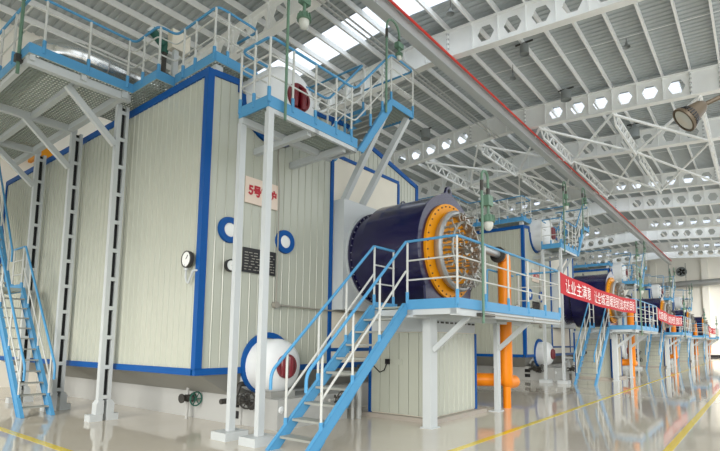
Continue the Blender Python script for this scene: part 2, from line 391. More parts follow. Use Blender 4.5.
    # drums with domed ends and maroon manholes
    for nm, cx, cz, r, yd, yb in (('upper_drum', 6.35, 6.42, .70, 7.42, 10.4), ('lower_drum', 6.38, 1.13, .52, 7.50, 8.2)):
        prof = [(yb-yd, 0), (yb-yd, r), (.0, r)] + [(-(r*.5)*math.sin(a), r*math.cos(a)) for a in [PI/2*k/8 for k in range(1, 8)]]
        rm = .26 if nm == 'upper_drum' else .21
        prof = [p for p in prof if p[1] > rm*.9 or p[0] > 0] + [(-(r*.5)*.97, rm), (-.15, rm*.98), (-.15, 0)]
        d = obj(nm, MB().lathe((cx, yd, cz), (0, 1, 0), prof, 40), 'drum', B)
        ye = yd-r*.485
        mh = MB().lathe((cx, ye, cz), (0, 1, 0), [(.02, rm+.02), (-.03, rm+.02), (-.03, rm-.03), (.10, rm-.03), (.10, 0)], 28)
        obj('manhole', mh, 'maroon', d)
        for s in (-1, 1):
            obj('manhole_yoke', MB().lathe((cx+s*rm*.42, ye, cz), (0, 0, 1), [(-rm*.85, .0), (-rm*.85, .07), (-rm*.2, .085), (rm*.2, .085), (rm*.85, .07), (rm*.85, 0)], 12), 'maroon', d)
    # sloping hopper between casing and plinth, plinth, pedestal
    b0 = [(XA+.02, YF+.02, ZB-.05), (XB, YF+.02, ZB-.05), (XB, YBK, ZB-.05), (XA+.02, YBK, ZB-.05)]; b1 = [(5.95, YF+.5, .55), (XB-.6, YF+.5, .55), (XB-.6, YBK-.4, .55), (5.95, YBK-.4, .55)]
    obj('hopper', MB().add(b0+b1, [(0, 1, 5, 4), (1, 2, 6, 5), (2, 3, 7, 6), (3, 0, 4, 7), (3, 2, 1, 0), (4, 5, 6, 7)]), 'hop', B)
    obj('plinth', MB().box(5.98, XB-.6, YF+.2, YBK-.4, 0, .58), 'conc', B)
    obj('pedestal', MB().box(6.02, 7.9, 7.05, YF+.4, 0, .54), 'conc', B)
    obj('drum_saddle', MB().box(6.1, 6.7, 7.35, 7.75, .54, .66), 'hop', B)
    if not full or True:
        for z in (.12, .33): obj('plinth_vent', MB().box(5.96, 5.985, 8.12, 8.36, z, z+.14), 'dark', B)
    # wind box carrying the burner
    obj('wind_box', MB().box(8.21, 10.75, 7.52, YF-.03, 2.33, 4.9), 'white', B)
    # blue observation rings on the front
    for x in (5.42, 6.76):
        g = obj('sight_ring', MB().lathe((x, YF, 3.67), (0, -1, 0), [(0, .25), (.05, .24), (.05, .135), (0, .13)], 28, False), 'blue', B)
        obj('sight_glass', MB().lathe((x, YF, 3.67), (0, -1, 0), [(0, .135), (.03, .135), (.04, .10), (.04, 0)], 24, False), 'dial', g)
    g = obj('pressure_gauge', MB().lathe((5.42, YF, 2.99), (0, -1, 0), [(0, .05), (.05, .05), (.05, .115), (.12, .12), (.13, .1), (.11, .09)], 24), 'black', B)
    obj('gauge_face', MB().lathe((5.42, YF-.115, 2.99), (0, -1, 0), [(0, .1), (0.001, .1), (.002, 0)], 20), 'dial', g)
    obj('gauge_needle', MB().beam((5.42, YF-.12, 2.99), (5.47, YF-.12, 3.04), .012, .004), 'black', g)
    g = obj('pressure_gauge', MB().lathe((XA, 8.13, 3.05), (-1, 0, 0), [(0, .04), (.05, .04), (.05, .15), (.12, .155), (.13, .14), (.11, .13)], 28), 'valve', B)
    obj('gauge_face', MB().lathe((XA-.115, 8.13, 3.05), (-1, 0, 0), [(0, .135), (0.001, .135), (.002, 0)], 24), 'dial', g)
    obj('gauge_needle', MB().beam((XA-.12, 8.13, 3.05), (XA-.12, 8.07, 3.12), .012, .006), 'black', g)
    obj('siphon_tube', MB().tube(rounded([(XA-.08, 8.17, 2.94), (XA-.08, 8.18, 2.72), (XA-.08, 8.1, 2.60), (XA-.08, 8.02, 2.72), (XA-.08, 7.95, 2.84), (XA-.02, 7.9, 2.84)], .06), .018, 6), 'white', g)
    obj('gauge_cock', MB().tube([(XA-.08, 8.17, 2.96), (XA-.08, 8.17, 2.86)], .04, 8), 'white', g)
    # sign plate and rating plate
    sg = obj('number_sign', MB().box(5.72, 6.52, YF-.04, YF-.015, 4.28, 4.8), 'sign', B)
    obj('lettering', text_mb(num+'号锅炉', .3, lambda u, v: V(5.78+u*.70, YF-.045, 4.42+v*.25), bold=.006), 'rtext', sg)
    rp = obj('rating_plate', MB().box(5.72, 6.52, YF-.035, YF-.01, 2.92, 3.4), 'black', B)
    rows = MB()
    random.seed(3)
    for k in range(7):
        x = 5.76
        while x < 6.46:
            l = random.uniform(.03, .1); rows.box(x, min(6.48, x+l), YF-.038, YF-.035, 2.97+k*.055, 2.985+k*.055); x += l+random.uniform(.02, .08)
    obj('lettering', rows, 'rust', rp)
    # conduit down the front with junction box
    cn = obj('conduit', MB().tube(rounded([(6.54, YF-.08, 6.3), (6.46, YF-.08, 5.4), (6.5, YF-.08, 4.9), (6.54, YF-.06, 4.6), (6.54, YF-.06, 2.36), (6.62, YF-.06, 2.33), (8.9, YF-.06, 2.29)], .05), .016, 6), 'rust', B)
    obj('junction_box', MB().lathe((6.54, YF-.01, 2.33), (0, -1, 0), [(0, 0), (0, .07), (.09, .07), (.09, 0)], 12), 'rust', cn)
    # knee brackets from the casing under the drum platform
    # ---------------- burner
    G = thing('burner', (9.42, 5.4, 3.6)); T.append((G, 'burner'))
    bc = (9.42, 0, 3.63)
    prof = [(7.5, 0), (7.5, 1.12), (7.42, 1.12), (7.42, 1.0), (7.2, 1.0)]
    obj('mounting_flange', MB().lathe(bc, (0, 1, 0), [(7.52, 0), (7.52, 1.14), (7.46, 1.15), (7.46, .9)], 48), 'white', G)
    f1 = obj('rear_flange', MB().lathe(bc, (0, 1, 0), [(7.46, 1.12), (7.40, 1.12), (7.40, 1.08), (6.95, 1.06)], 48), 'navy', G)
    bl = MB()
    for k in range(40):
        a = 2*PI*k/40; bl.box(9.42+1.09*math.cos(a)-.012, 9.42+1.09*math.cos(a)+.012, 7.385, 7.4, 3.63+1.09*math.sin(a)-.012, 3.63+1.09*math.sin(a)+.012)
    obj('flange_bolts', bl, 'silver', f1)
    by = 3.60
    obj('body', MB().lathe((9.42, 0, by), (0, 1, 0), [(7.0, .8), (7.0, 1.2), (6.97, 1.25), (5.46, 1.25)], 64), 'navy', G)
    # front plate with flared lug
    pl = []
    for k in range(-40, 221, 5):
        a = math.radians(k)
        if 74 < k < 106: continue
        pl.append((9.42+1.28*math.cos(a), by+1.28*math.sin(a)))
        if k == 70: pl += [(9.56, by+1.33), (9.50, by+1.47), (9.42, by+1.51), (9.34, by+1.47), (9.28, by+1.33)]
    pl2 = [(x, z) for x, z in pl]
    pl2 += [(9.42-.95, 2.42), (9.42+.95, 2.42)]
    obj('front_plate', MB().prism([(x, 5.44, z) for x, z in pl2], (0, .06, 0)), 'navy', G)
    obj('lug_eye', MB().lathe((9.42, 5.43, by+1.39), (0, 1, 0), [(0, .0), (0, .05), (.005, .05)], 14), 'dark', G)
    lg = MB()
    for k in range(9):
        a = PI*k/8; a2 = PI*(k+1)/8
        if k < 8: lg.beam((9.42+.1*math.cos(a), 6.7, by+1.26+.1*math.sin(a)), (9.42+.1*math.cos(a2), 6.7, by+1.26+.1*math.sin(a2)), .03, .03, up=(0, 1, 0))
    obj('lifting_lug', lg, 'navy', G)
    oc = obj('orange_ring', MB().lathe((9.42, 0, by), (0, 1, 0), [(5.44, 1.06), (5.38, 1.06), (5.38, 0.0)], 56), 'orange', G)
    bl = MB()
    for k in range(36):
        a = 2*PI*(k+.5)/36; bl.lathe((9.42+1.0*math.cos(a), 5.38, by+1.0*math.sin(a)), (0, -1, 0), [(0, .017), (.02, .017), (.02, 0)], 6)
    obj('ring_bolts', bl, 'valve', oc)
    obj('collar', MB().lathe((9.5, 0, 3.61), (0, 1, 0), [(5.38, .83), (5.33, .87), (5.28, .90), (5.22, .90), (5.18, .86), (5.18, .81), (5.38, .79)], 56), 'silver', G)
    obj('gas_manifold', MB().tube([(9.5+.62*math.cos(a), 5.05, 3.61+.62*math.sin(a)) for a in [2*PI*k/28 for k in range(28)]], .03, 6, closed=True), 'nozz', G)
    noz = []
    for ring, rr, cnt in ((0, .80, 24), (1, .60, 18), (2, .38, 12), (3, .16, 6)):
        for k in range(cnt):
            a = 2*PI*(k+.3*ring)/cnt; cx, cz = 9.5+rr*math.cos(a), 3.61+rr*math.sin(a); m = MB()
            l = .36+.08*math.sin(k*2.7+ring)
            m.tube([(cx, 5.38, cz), (cx, 5.38-l, cz)], .018, 6)
            m.tube([(cx, 5.38-l*.35, cz), (cx, 5.38-l*.5, cz)], .034, 6); m.tube([(cx, 5.38-l*.8, cz), (cx, 5.38-l, cz)], .03, 6)
            m.tube([(cx, 5.38-l*.9, cz), (cx-.13*math.cos(a), 5.38-l*.9-.02, cz-.13*math.sin(a))], .012, 5)
            noz.append(m)
    pieces('burner_nozzle', noz, 'nozz', G, J)
    hs = []
    for k in range(10):
        a = -.2-1.9*k/9 ; p = V(9.5+.55*math.cos(a), 5.0, 3.61+.55*math.sin(a)); q = V(9.5+.86*math.cos(a), 5.02, 3.61+.86*math.sin(a))
        hs.append(MB().tube(rounded([p, (p+q)/2+V(0, -.12, 0), q], .1), .012, 5))
    pieces('gas_hose', hs, 'silver', G, J)
    cen = obj('centre_lance', MB().tube([(9.5, 5.38, 3.61), (9.5, 4.92, 3.61)], .06, 10), 'nozz', G)
    obj('lance_flange', MB().tube([(9.5, 5.1, 3.61), (9.5, 5.05, 3.61)], .11, 12), 'nozz', cen)
    # ---------------- front gas pipe, orange
    P = thing('gas_pipe', (11.7, 5.1, 0)); T.append((P, 'gas_pipe'))
    pth = rounded([(10.75, 5.12, 3.80), (11.55, 5.12, 3.80), (11.72, 5.12, 3.80), (11.72, 5.12, .70), (11.72, 5.25, .66)], .3, 6)
    obj('riser', MB().tube(rounded([(11.3, 5.12, 3.78), (11.62, 5.12, 3.78), (11.62, 5.12, .75), (11.62, 5.35, .68), (10.9, 6.5, .68), (10.0, 7.3, .68)], .28, 6), .165, 14), 'pipe', P)
    obj('elbow', MB().tube(rounded([(11.62, 5.12, .9), (11.62, 5.12, .62), (12.1, 5.12, .62)], .2, 5), .165, 12), 'pipe', P)
    obj('drain_leg', MB().tube([(11.66, 5.12, .6), (11.66, 5.12, 0.0)], .1, 12), 'pipe', P)
    obj('end_flange', MB().tube([(11.30, 5.12, 3.78), (11.22, 5.12, 3.78)], .2, 16), 'valve', P)
    obj('feed_pipe', MB().tube([(11.25, 5.12, 3.78), (10.55, 5.14, 3.80), (10.2, 5.2, 3.80)], .09, 10), 'silver', P)
    # ---------------- burner cabinet
    C = thing('burner_cabinet', (9.5, 6.2, 0)); T.append((C, 'cabinet'))
    obj('kerb', MB().box(8.42, 10.75, 5.22, 7.15, 0, .08), 'curb', C)
    obj('body', MB().box(8.58, 10.47, 5.4, 6.97, .08, 2.12), 'flat', C)
    ps = []; n = 6; pw = (6.93-5.42)/n
    for i in range(n): ps.append(MB().box(8.55, 8.6, 5.43+i*pw+.006, 5.43+(i+1)*pw-.006, .1, 1.8))
    n = 9; pw = (10.45-8.64)/n
    for i in range(n):
        a = 8.64+i*pw; ps.append(MB().prism([(a+.005, 5.4, .1), (a+.03, 5.365, .1), (a+pw-.03, 5.365, .1), (a+pw-.005, 5.4, .1)], (0, 0, 1.7)))
    pieces('cladding_panel', ps, 'clad', C, J)
    cs = [MB().box(8.53, 8.62, 5.35, 5.41, .08, 1.8), MB().box(10.44, 10.50, 5.35, 5.43, .08, 1.8), MB().box(8.53, 8.6, 6.93, 7.0, .08, 2.1)]
    pieces('corner_trim', cs, 'blue', C)
    tp = obj('top_box', MB().box(8.54, 10.5, 5.39, 7.0, 1.82, 2.16), 'white', C)
    vt = [MB().box(8.75+k*.2, 8.86+k*.2, 5.375, 5.392, 2.0, 2.04) for k in range(9)]
    pieces('vent_slot', vt, 'valve', tp, J)
    if full:
        sw = obj('socket_box', MB().box(8.5, 8.55, 6.42, 6.52, 1.13, 1.24), 'black', C)
        obj('power_cord', MB().tube([(8.5, 6.47, 1.15), (8.49, 6.53, 1.0), (8.49, 6.65, .95), (8.49, 6.8, 1.06), (8.5, 6.9, 1.16)], .012, 6), 'black', sw)
        obj('label_tag', MB().box(8.54, 8.552, 6.1, 6.36, 1.12, 1.24), 'clad', C)
    # ---------------- burner platform
    L = thing('burner_platform', (10, 5, 0)); T.append((L, 'burner_platform'))
    x0, x1, y0, y1, zd = 7.36, 12.72, 4.1, 5.92, 2.32
    obj('deck', grating(x0+.02, 8.1, y0+.02, y1, zd-.06), 'grate', L); obj('deck', grating(8.1, x1-.02, y0+.02, 5.3, zd-.06), 'grate', L)
    tb = [MB().box(x0, x1, y0-.012, y0+.012, 2.19, 2.37), MB().box(x0-.012, x0+.012, y0, 5.16, 2.19, 2.37), MB().box(x1-.012, x1+.012, y0, 5.3, 2.19, 2.37), MB().box(x0, 8.1, y1-.012, y1+.012, 2.2, 2.37)]
    pieces('toe_board', tb, 'sky', L, J)
    fr = [MB().box(x0, x1, y0+.02, y0+.14, 2.07, 2.19), MB().box(x0, x1, 5.02, 5.16, 2.05, 2.2), MB().box(x0, x0+.1, y0, y1, 2.09, 2.2), MB().box(x1-.1, x1, y0, 5.3, 2.09, 2.2), MB().box(10.9, 11.0, y0, 5.3, 2.09, 2.2), MB().box(x0, 8.1, y1-.1, y1, 2.05, 2.2)]
    pieces('deck_beam', fr, 'white', L, J)
    for x in (8.05, 10.96):
        p_ = obj('support_post', MB().box(x-(.12 if x < 9 else .08), x+(.12 if x < 9 else .08), 5.0, 5.18 if x < 9 else 5.1, 0, 2.06), 'white', L)
        obj('knee_brace', MB().beam((x, 5.0, 1.45), (x, 4.25, 2.08), .07, .1), 'white', p_)
        obj('base_plate', MB().box(x-.15, x+.15, 4.96, 5.22, 0, .02), 'white', p_)
    H = 1.07; base = [(x0, 5.16, 2.37), (x0, y0, 2.37), (x1, y0, 2.37), (x1, 5.25, 2.37)]
    railing(L, base, None, [(x0, 5.14, 2.37), (x0, y0, 2.37)] + [(x0+k*1.07, y0, 2.37) for k in range(1, 6)] + [(x1, 5.2, 2.37)])
    railing(L, [(x0, 5.92, 2.37), (8.0, 5.92, 2.37)], None, [(x0, 5.92, 2.37), (7.98, 5.92, 2.37)])
    obj('rear_handrail', MB().tube(rounded([(11.0, 5.3, 2.3), (11.0, 5.3, 3.4), (12.6, 5.3, 3.4)], .1), .024, 8), 'sky', L)
    obj('conduit', MB().tube([(8.2, 4.04, 2.12), (12.6, 4.04, 2.12)], .014, 6), 'rust', L)
    obj('bracket_plate', MB().box(8.1, 8.7, 4.03, 4.12, 2.08, 2.14), 'valve', L)
    # ---------------- stair to the burner platform
    St = thing('platform_stair', (6.1, 5.54, 0)); T.append((St, 'stair'))
    build_stair(St, V(4.93, 0, 0), V(7.34, 0, 2.3), 5.16, 5.92, 10, J, 'x')
    # ---------------- lamp post on burner platform front
    lamp_post('a', V(8.2, 4.03, 1.95), 4.72, V(8.46, 4.03, 0), T, 'platform_lamp')
    # ---------------- drum platform
    D = thing('drum_platform', (6.2, 6.7, 0)); T.append((D, 'drum_platform'))
    x0, x1, y0, y1, zd = 5.03, 7.28, 6.34, 7.14, 5.56
    obj('deck', grating(x0, x1, y0, y1, zd), 'grate', D)
    obj('deck', MB().box(x0+.55, x1, 7.14, 7.2, zd-.03, zd), 'grate', D)
    tb = [MB().box(x0, x1, y0-.012, y0+.012, 5.5, 5.7), MB().box(x0-.012, x0+.012, y0, y1, 5.5, 5.7), MB().box(x0, 5.6, y1-.012, y1+.012, 5.52, 5.7)]
    pieces('toe_board', tb, 'sky', D, J)
    fr = [MB().box(x0, x1, y0, y0+.06, 5.42, 5.52), MB().box(x0, x1, y1-.1, y1, 5.40, 5.52), MB().box(6.1, 6.2, y0, y1, 5.42, 5.52), MB().box(x1-.08, x1, y0, y1, 5.42, 5.52)]
    pieces('deck_beam', fr, 'white', D, J)
    br = [MB().beam((5.95, YF, 5.34), (6.05, y0+.1, 5.43), .1, .13), MB().beam((6.88, YF, 5.34), (7.0, y0+.1, 5.43), .1, .13)]
    pieces('wall_bracket', br, 'white', D, J)
    for y in (7.12, 6.38):
        p_ = obj('support_post', MB().box(5.03, 5.145, y-.05, y+.05, .12, 5.42), 'white', D)
        obj('base_block', MB().box(4.86, 5.3, y-.2, y+.2, 0, .13), 'white', p_)
    H = 1.04; zt = 5.70
    railing(D, [(5.6, 7.14, zt), (x0, 7.14, zt), (x0, y0, zt), (7.2, y0, zt), (8.42, y0, zt+1.36), (9.3, y0, zt+1.36), (9.3, 7.9, zt+1.36)], None,
            [(x0, 7.12, zt), (x0, y0, zt), (x0+.0, 6.74, zt), (5.55, y0, zt), (6.1, y0, zt), (6.65, y0, zt), (7.1, y0, zt), (7.7, y0, zt+.55), (8.1, y0, zt+1.0), (8.42, y0, zt+1.36), (9.28, y0, zt+1.36), (9.3, 7.0, zt+1.36)], H=1.04)
    railing(D, [(6.6, 7.16, zt), (7.25, 7.16, zt), (8.42, 7.16, zt+1.36), (8.42, 9.2, zt+1.36)], None, [(6.65, 7.16, zt), (7.25, 7.16, zt), (7.8, 7.16, zt+.6), (8.42, 7.16, zt+1.36)])
    # small stair up to the roof landing
    build_stair(D, V(7.28, 0, 5.56), V(8.42, 0, 6.98), y0, 7.1, 6, True, 'x', rail=False)
    obj('landing', grating(8.42, 9.3, y0+.02, 8.6, 6.96), 'grate', D)
    tb = [MB().box(8.42, 9.3, y0-.012, y0+.012, 6.9, 7.06), MB().box(9.29, 9.31, y0, 8.6, 6.9, 7.06), MB().box(8.42, 8.44, 7.14, 8.6, 6.9, 7.06)]
    pieces('toe_board', tb, 'sky', D, J)
    ds = [MB().beam((8.32, 7.62, 4.9), (8.44, 6.5, 6.8), .13, .13), MB().beam((8.95, 7.62, 4.9), (9.2, 6.45, 6.9), .13, .13)]
    pieces('diagonal_strut', ds, 'white', D, J)
    lamp_post('b', V(5.33, 6.27, 5.35), 8.2, V(5.70, 6.27, 0), T, 'drum_lamp')
    lamp_post('b', V(8.15, 6.27, 6.6), 8.62, V(8.62, 6.27, 0), T, 'stair_lamp', s=.6)
    # ---------------- side gantry over the left wall
    K = thing('side_gantry', (3.7, 14, 0)); T.append((K, 'gantry'))
    x0, x1, y0, y1 = 2.78, 4.62, 10.3, 16.9
    obj('deck', grating(x0, x1, y0, y1, 6.8), 'grate', K)
    obj('deck', grating(4.62, 5.9, 9.32, 12, 6.8), 'grate', K)
    obj('deck', grating(5.0, 5.95, 7.9, 9.32, 6.86), 'grate', K)
    tb = [MB().box(x0, x1, y0-.012, y0+.012, 6.78, 6.97), MB().box(x0-.012, x0+.012, y0, y1, 6.78, 6.97), MB().box(x1-.012, x1+.012, 9.32, y0, 6.78, 6.97), MB().box(x1, 5.0, 9.31, 9.33, 6.78, 6.97), MB().box(4.99, 5.01, 7.9, 9.32, 6.84, 7.03), MB().box(5.0, 5.95, 7.88, 7.9, 6.84, 7.03)]
    pieces('toe_board', tb, 'sky', K, J)
    obj('roof_stub', MB().box(5.05, 5.2, 7.95, 8.1, 6.55, 6.82), 'white', K); obj('roof_stub', MB().box(5.8, 5.9, 7.95, 8.05, 6.6, 6.82), 'white', K)
    bmz = [MB().box(x0, x1, y-.06, y+.06, 6.6, 6.76) for y in (10.42, 13.1, 15.45)] + [MB().box(3.65, 3.75, y0, y1, 6.66, 6.76), MB().box(x1-.2, x1-.08, y0, y1, 6.62, 6.76), MB().box(x0+.02, x0+.1, y0, y1, 6.66, 6.76)]
    pieces('deck_beam', bmz, 'white', K, J)
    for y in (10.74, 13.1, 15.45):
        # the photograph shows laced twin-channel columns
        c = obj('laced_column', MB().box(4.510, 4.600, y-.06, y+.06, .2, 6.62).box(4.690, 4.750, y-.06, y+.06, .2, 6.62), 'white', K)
        obj('gap_shade', MB().box(4.595, 4.695, y+.02, y+.04, .3, 6.6), 'dark', c)  # dark strip standing in for the shade between the two channels
        z = .42
        while z < 6.5: obj('batten_plate', MB().box(4.590, 4.700, y-.062, y-.05, z, z+.08), 'white', c); z += .6
        ft = MB().box(4.350, 4.590, y-.12, y+.12, 0, .13).box(4.670, 4.890, y-.12, y+.12, 0, .13)
        ft.prism([(4.470, y-.1, .13), (4.610, y-.1, .13), (4.610, y-.1, .4), (4.510, y-.1, .4), (4.470, y-.1, .33)], (0, .2, 0)).prism([(4.670, y-.1, .13), (4.810, y-.1, .13), (4.810, y-.1, .33), (4.760, y-.1, .4), (4.670, y-.1, .4)], (0, .2, 0))
        obj('column_foot', ft, 'white', c)
        obj('knee_brace', MB().beam((4.510, y-.02, 5.72), (3.55, y-.02, 6.62), .1, .12), 'white', c)
    H = 1.12
    railing(K, [(x0, y1, 6.97), (x0, y0, 6.97), (x1, y0, 6.97), (x1, 9.34, 6.97), (5.0, 9.34, 6.97), (5.0, 7.9, 7.0), (5.95, 7.9, 7.0), (5.95, 8.6, 7.0)], None,
            [(x0, 12, 6.97), (x0, 13.4, 6.97), (x0, 15, 6.97), (x0, 16.8, 6.97), (x0, 11.2, 6.97), (3.0, y0, 6.97), (3.75, y0, 6.97), (4.5, y0, 6.97), (x1, 9.9, 6.97), (4.66, 9.34, 6.97), (4.98, 9.0, 6.97), (5.0, 8.6, 7), (5.0, 7.95, 7), (5.25, 7.9, 7), (5.9, 7.9, 7)], H=.94)
    # ---------------- valves on blow-down lines
    V1 = thing('blowdown_valve', (5.75, 9.6, 0)); T.append((V1, 'valve_a'))
    obj('line', MB().tube(rounded([(5.72, 8.9, .98), (5.74, 9.0, .84), (5.8, 9.55, .78), (5.8, 9.62, .6), (5.8, 9.62, 0)], .12), .035, 8), 'conc', V1)
    valve(V1, V(5.8, 9.62, .42), (.1, -1, 0), 1.15)
    V2 = thing('drum_valve', (5.6, 7.6, 0)); T.append((V2, 'valve_b'))
    obj('line', MB().tube(rounded([(6.35, 7.95, .75), (5.85, 7.95, .8), (5.75, 7.95, .5), (5.45, 7.95, .5)], .08), .05, 8), 'valve', V2)
    valve(V2, V(5.72, 7.75, .52), (-.2, -1, .1), 1.25); valve(V2, V(5.98, 7.75, .40), (.9, -.6, .2), .9)
    obj('end_cap', MB().lathe((6.1, 7.1, .36), (.3, -1, 0), [(-.05, 0), (-.05, .07), (.06, .07), (.09, 0)], 12), 'drum', V2)
    V3 = thing('front_valve', (7.7, 6.7, 0)); T.append((V3, 'valve_c'))
    obj('line', MB().tube(rounded([(7.1, 6.95, 1.0), (7.3, 6.95, .95), (7.75, 6.9, .95), (8.1, 6.9, .9), (8.1, 6.9, 0)], .1), .06, 8), 'conc', V3)
    obj('drain_line', MB().tube(rounded([(7.2, 6.9, .45), (7.9, 6.9, .45), (7.9, 6.9, 0)], .08), .035, 8), 'conc', V3)
    valve(V3, V(7.5, 6.85, .45), (-.6, -.8, .2), 1.1); valve(V3, V(8.0, 6.85, .9), (0, -.6, 1), .8)
    return T

def valve(root, c, d, s):
    d = Vector(d).normalized(); side = d.cross(V(0, 0, 1)).normalized(); o = obj('valve_body', MB().tube([c-side*.13*s, c-side*.11*s, c-side*.11*s, c-side*.04*s, c, c+side*.04*s, c+side*.11*s, c+side*.11*s, c+side*.13*s], [.085*s, .085*s, .05*s, .06*s, .08*s, .06*s, .05*s, .085*s, .085*s], 10).tube([c, c+d*.2*s], [.05*s, .03*s], 8), 'valve', root)
    w_ = c+d*.24*s; up = side.cross(d).normalized()
    hw = MB().tube([w_+(side*math.cos(a)+up*math.sin(a))*.12*s for a in [2*PI*k/16 for k in range(16)]], .014*s, 6, closed=True)
    for k in range(3):
        a = PI*k/3; hw.tube([w_-(side*math.cos(a)+up*math.sin(a))*.12*s, w_+(side*math.cos(a)+up*math.sin(a))*.12*s], .009*s, 5)
    obj('hand_wheel', hw, 'dgreen' if s == 1.15 else 'valve', o)

def build_stair(root, p, q, y0, y1, n, J, ax, rail=True, sw=.15, H=1.1):
    d = (q-p); L_ = d.length; u = d.normalized(); nrm = Vector((-u.z, 0, u.x))
    for y in (y0, y1):
        a = V(p.x, y, p.z); b_ = V(q.x, y, q.z)
        if p.z < .5:
            poly = [V(p.x-.06, y, 0), V(p.x+.15, y, 0), V(q.x, y, q.z-.18), V(q.x, y, q.z), V(q.x-.06, y, q.z)]
        else: poly = [a-V(0, 0, .1), a+V(.16, 0, -.1), b_+V(0, 0, -.2), b_, b_-V(.08, 0, 0)]
        s_ = obj('stringer', MB().prism([v-V(0, .035, 0) for v in poly], (0, .012, 0)).beam(poly[0]+V(.0, 0, .0), poly[-1], .07, .012, up=nrm).beam(poly[1], poly[2], .07, .012, up=nrm), 'sky', root)
    tr = []
    for k in range(n):
        t_ = (k+.8)/(n); x = p.x+.06+(q.x-p.x)*t_; z = p.z+(q.z-p.z)*t_
        if k == n-1: continue
        tr.append(MB().box(x-.10, x+.12, y0+.01, y1-.01, z-.035, z))
    pieces('tread', tr, 'tread', root, J)
    if rail:
        for y in (y0, y1):
            sl = (q.z-p.z)/(q.x-p.x)
            f = lambda x, h: V(x, y, p.z+(x-p.x)*sl+h)
            xl = p.x-.02; xt = q.x
            obj('handrail', MB().tube(rounded([V(xl, y, .88), V(xl, y, 1.14), f(xt, 1.15)], .12), .026, 8), 'sky', root)
            obj('mid_rail', MB().tube([f(p.x+.28, .48), f(xt, .6)], .02, 6), 'rail', root)
            for kx in (.12, .4, .68):
                x = p.x+(xt-p.x)*kx
                obj('gusset', MB().prism([f(x-.12, -.22), f(x+.08, -.20), f(x+.08, .0), f(x-.12, .0)], (0, -.012, 0)) if y == y0 else MB().box(x-.05, x+.05, y-.04, y-.03, f(x, 0).z-.16, f(x, 0).z-.04), 'sky', root)
                o = obj('rail_post', MB().tube([f(x, -.02), f(x, 1.15)], .021, 6), 'rail', root); obj('post_sleeve', MB().tube([f(x, -.08), f(x, .16)], .032, 6), 'sky', o)

def lamp_post(kind, p, ztop, q, T, key, gap=0, s=1.0):
    o = thing('explosion_proof_lamp', tuple(p)); T.append((o, key)); dx = q.x-p.x
    pts = [p, V(p.x, p.y, ztop)] + [V(p.x+dx/2-dx/2*math.cos(a), p.y, ztop+dx/2*math.sin(a)) for a in [PI*k/8 for k in range(1, 9)]] + [V(q.x, q.y, ztop-.18*s)]
    obj('pole', MB().tube(pts, .026, 8), 'green', o)
    obj('joint_sleeve', MB().tube([V(p.x, p.y, ztop-.28), V(p.x, p.y, ztop-.08)], .034, 8), 'valve', o)
    z = ztop-.18*s
    obj('hanger', MB().tube([V(q.x, q.y, z), V(q.x, q.y, z-.14*s)], .036, 8), 'valve', o)
    obj('junction_box', MB().box(q.x-.10, q.x+.10, q.y-.06, q.y+.06, z-.34*s, z-.14*s), 'green', o)
    obj('neck', MB().tube([V(q.x, q.y, z-.34*s), V(q.x, q.y, z-.5*s)], .03, 8), 'green', o)
    hd = obj('lamp_housing', MB().lathe((q.x, q.y, z-.5*s), (0, 0, -1), [(0, 0), (0, .05*s), (.04*s, .1*s), (.14*s, .12*s), (.16*s, .13*s), (.16*s, .0)], 16), 'green', o)
    fins = MB()
    for k in range(10):
        a = 2*PI*k/10; fins.beam((q.x+.1*s*math.cos(a), q.y+.1*s*math.sin(a), z-.53*s), (q.x+.12*s*math.cos(a), q.y+.12*s*math.sin(a), z-.64*s), .012, .04)
    obj('cooling_fins', fins, 'green', hd)
    obj('glass_globe', MB().lathe((q.x, q.y, z-.66*s), (0, 0, -1), [(k_*s, r_*s) for k_, r_ in ((0, .095), (.06, .095), (.12, .075), (.16, .04), (.17, 0))], 16), 'glass', hd)

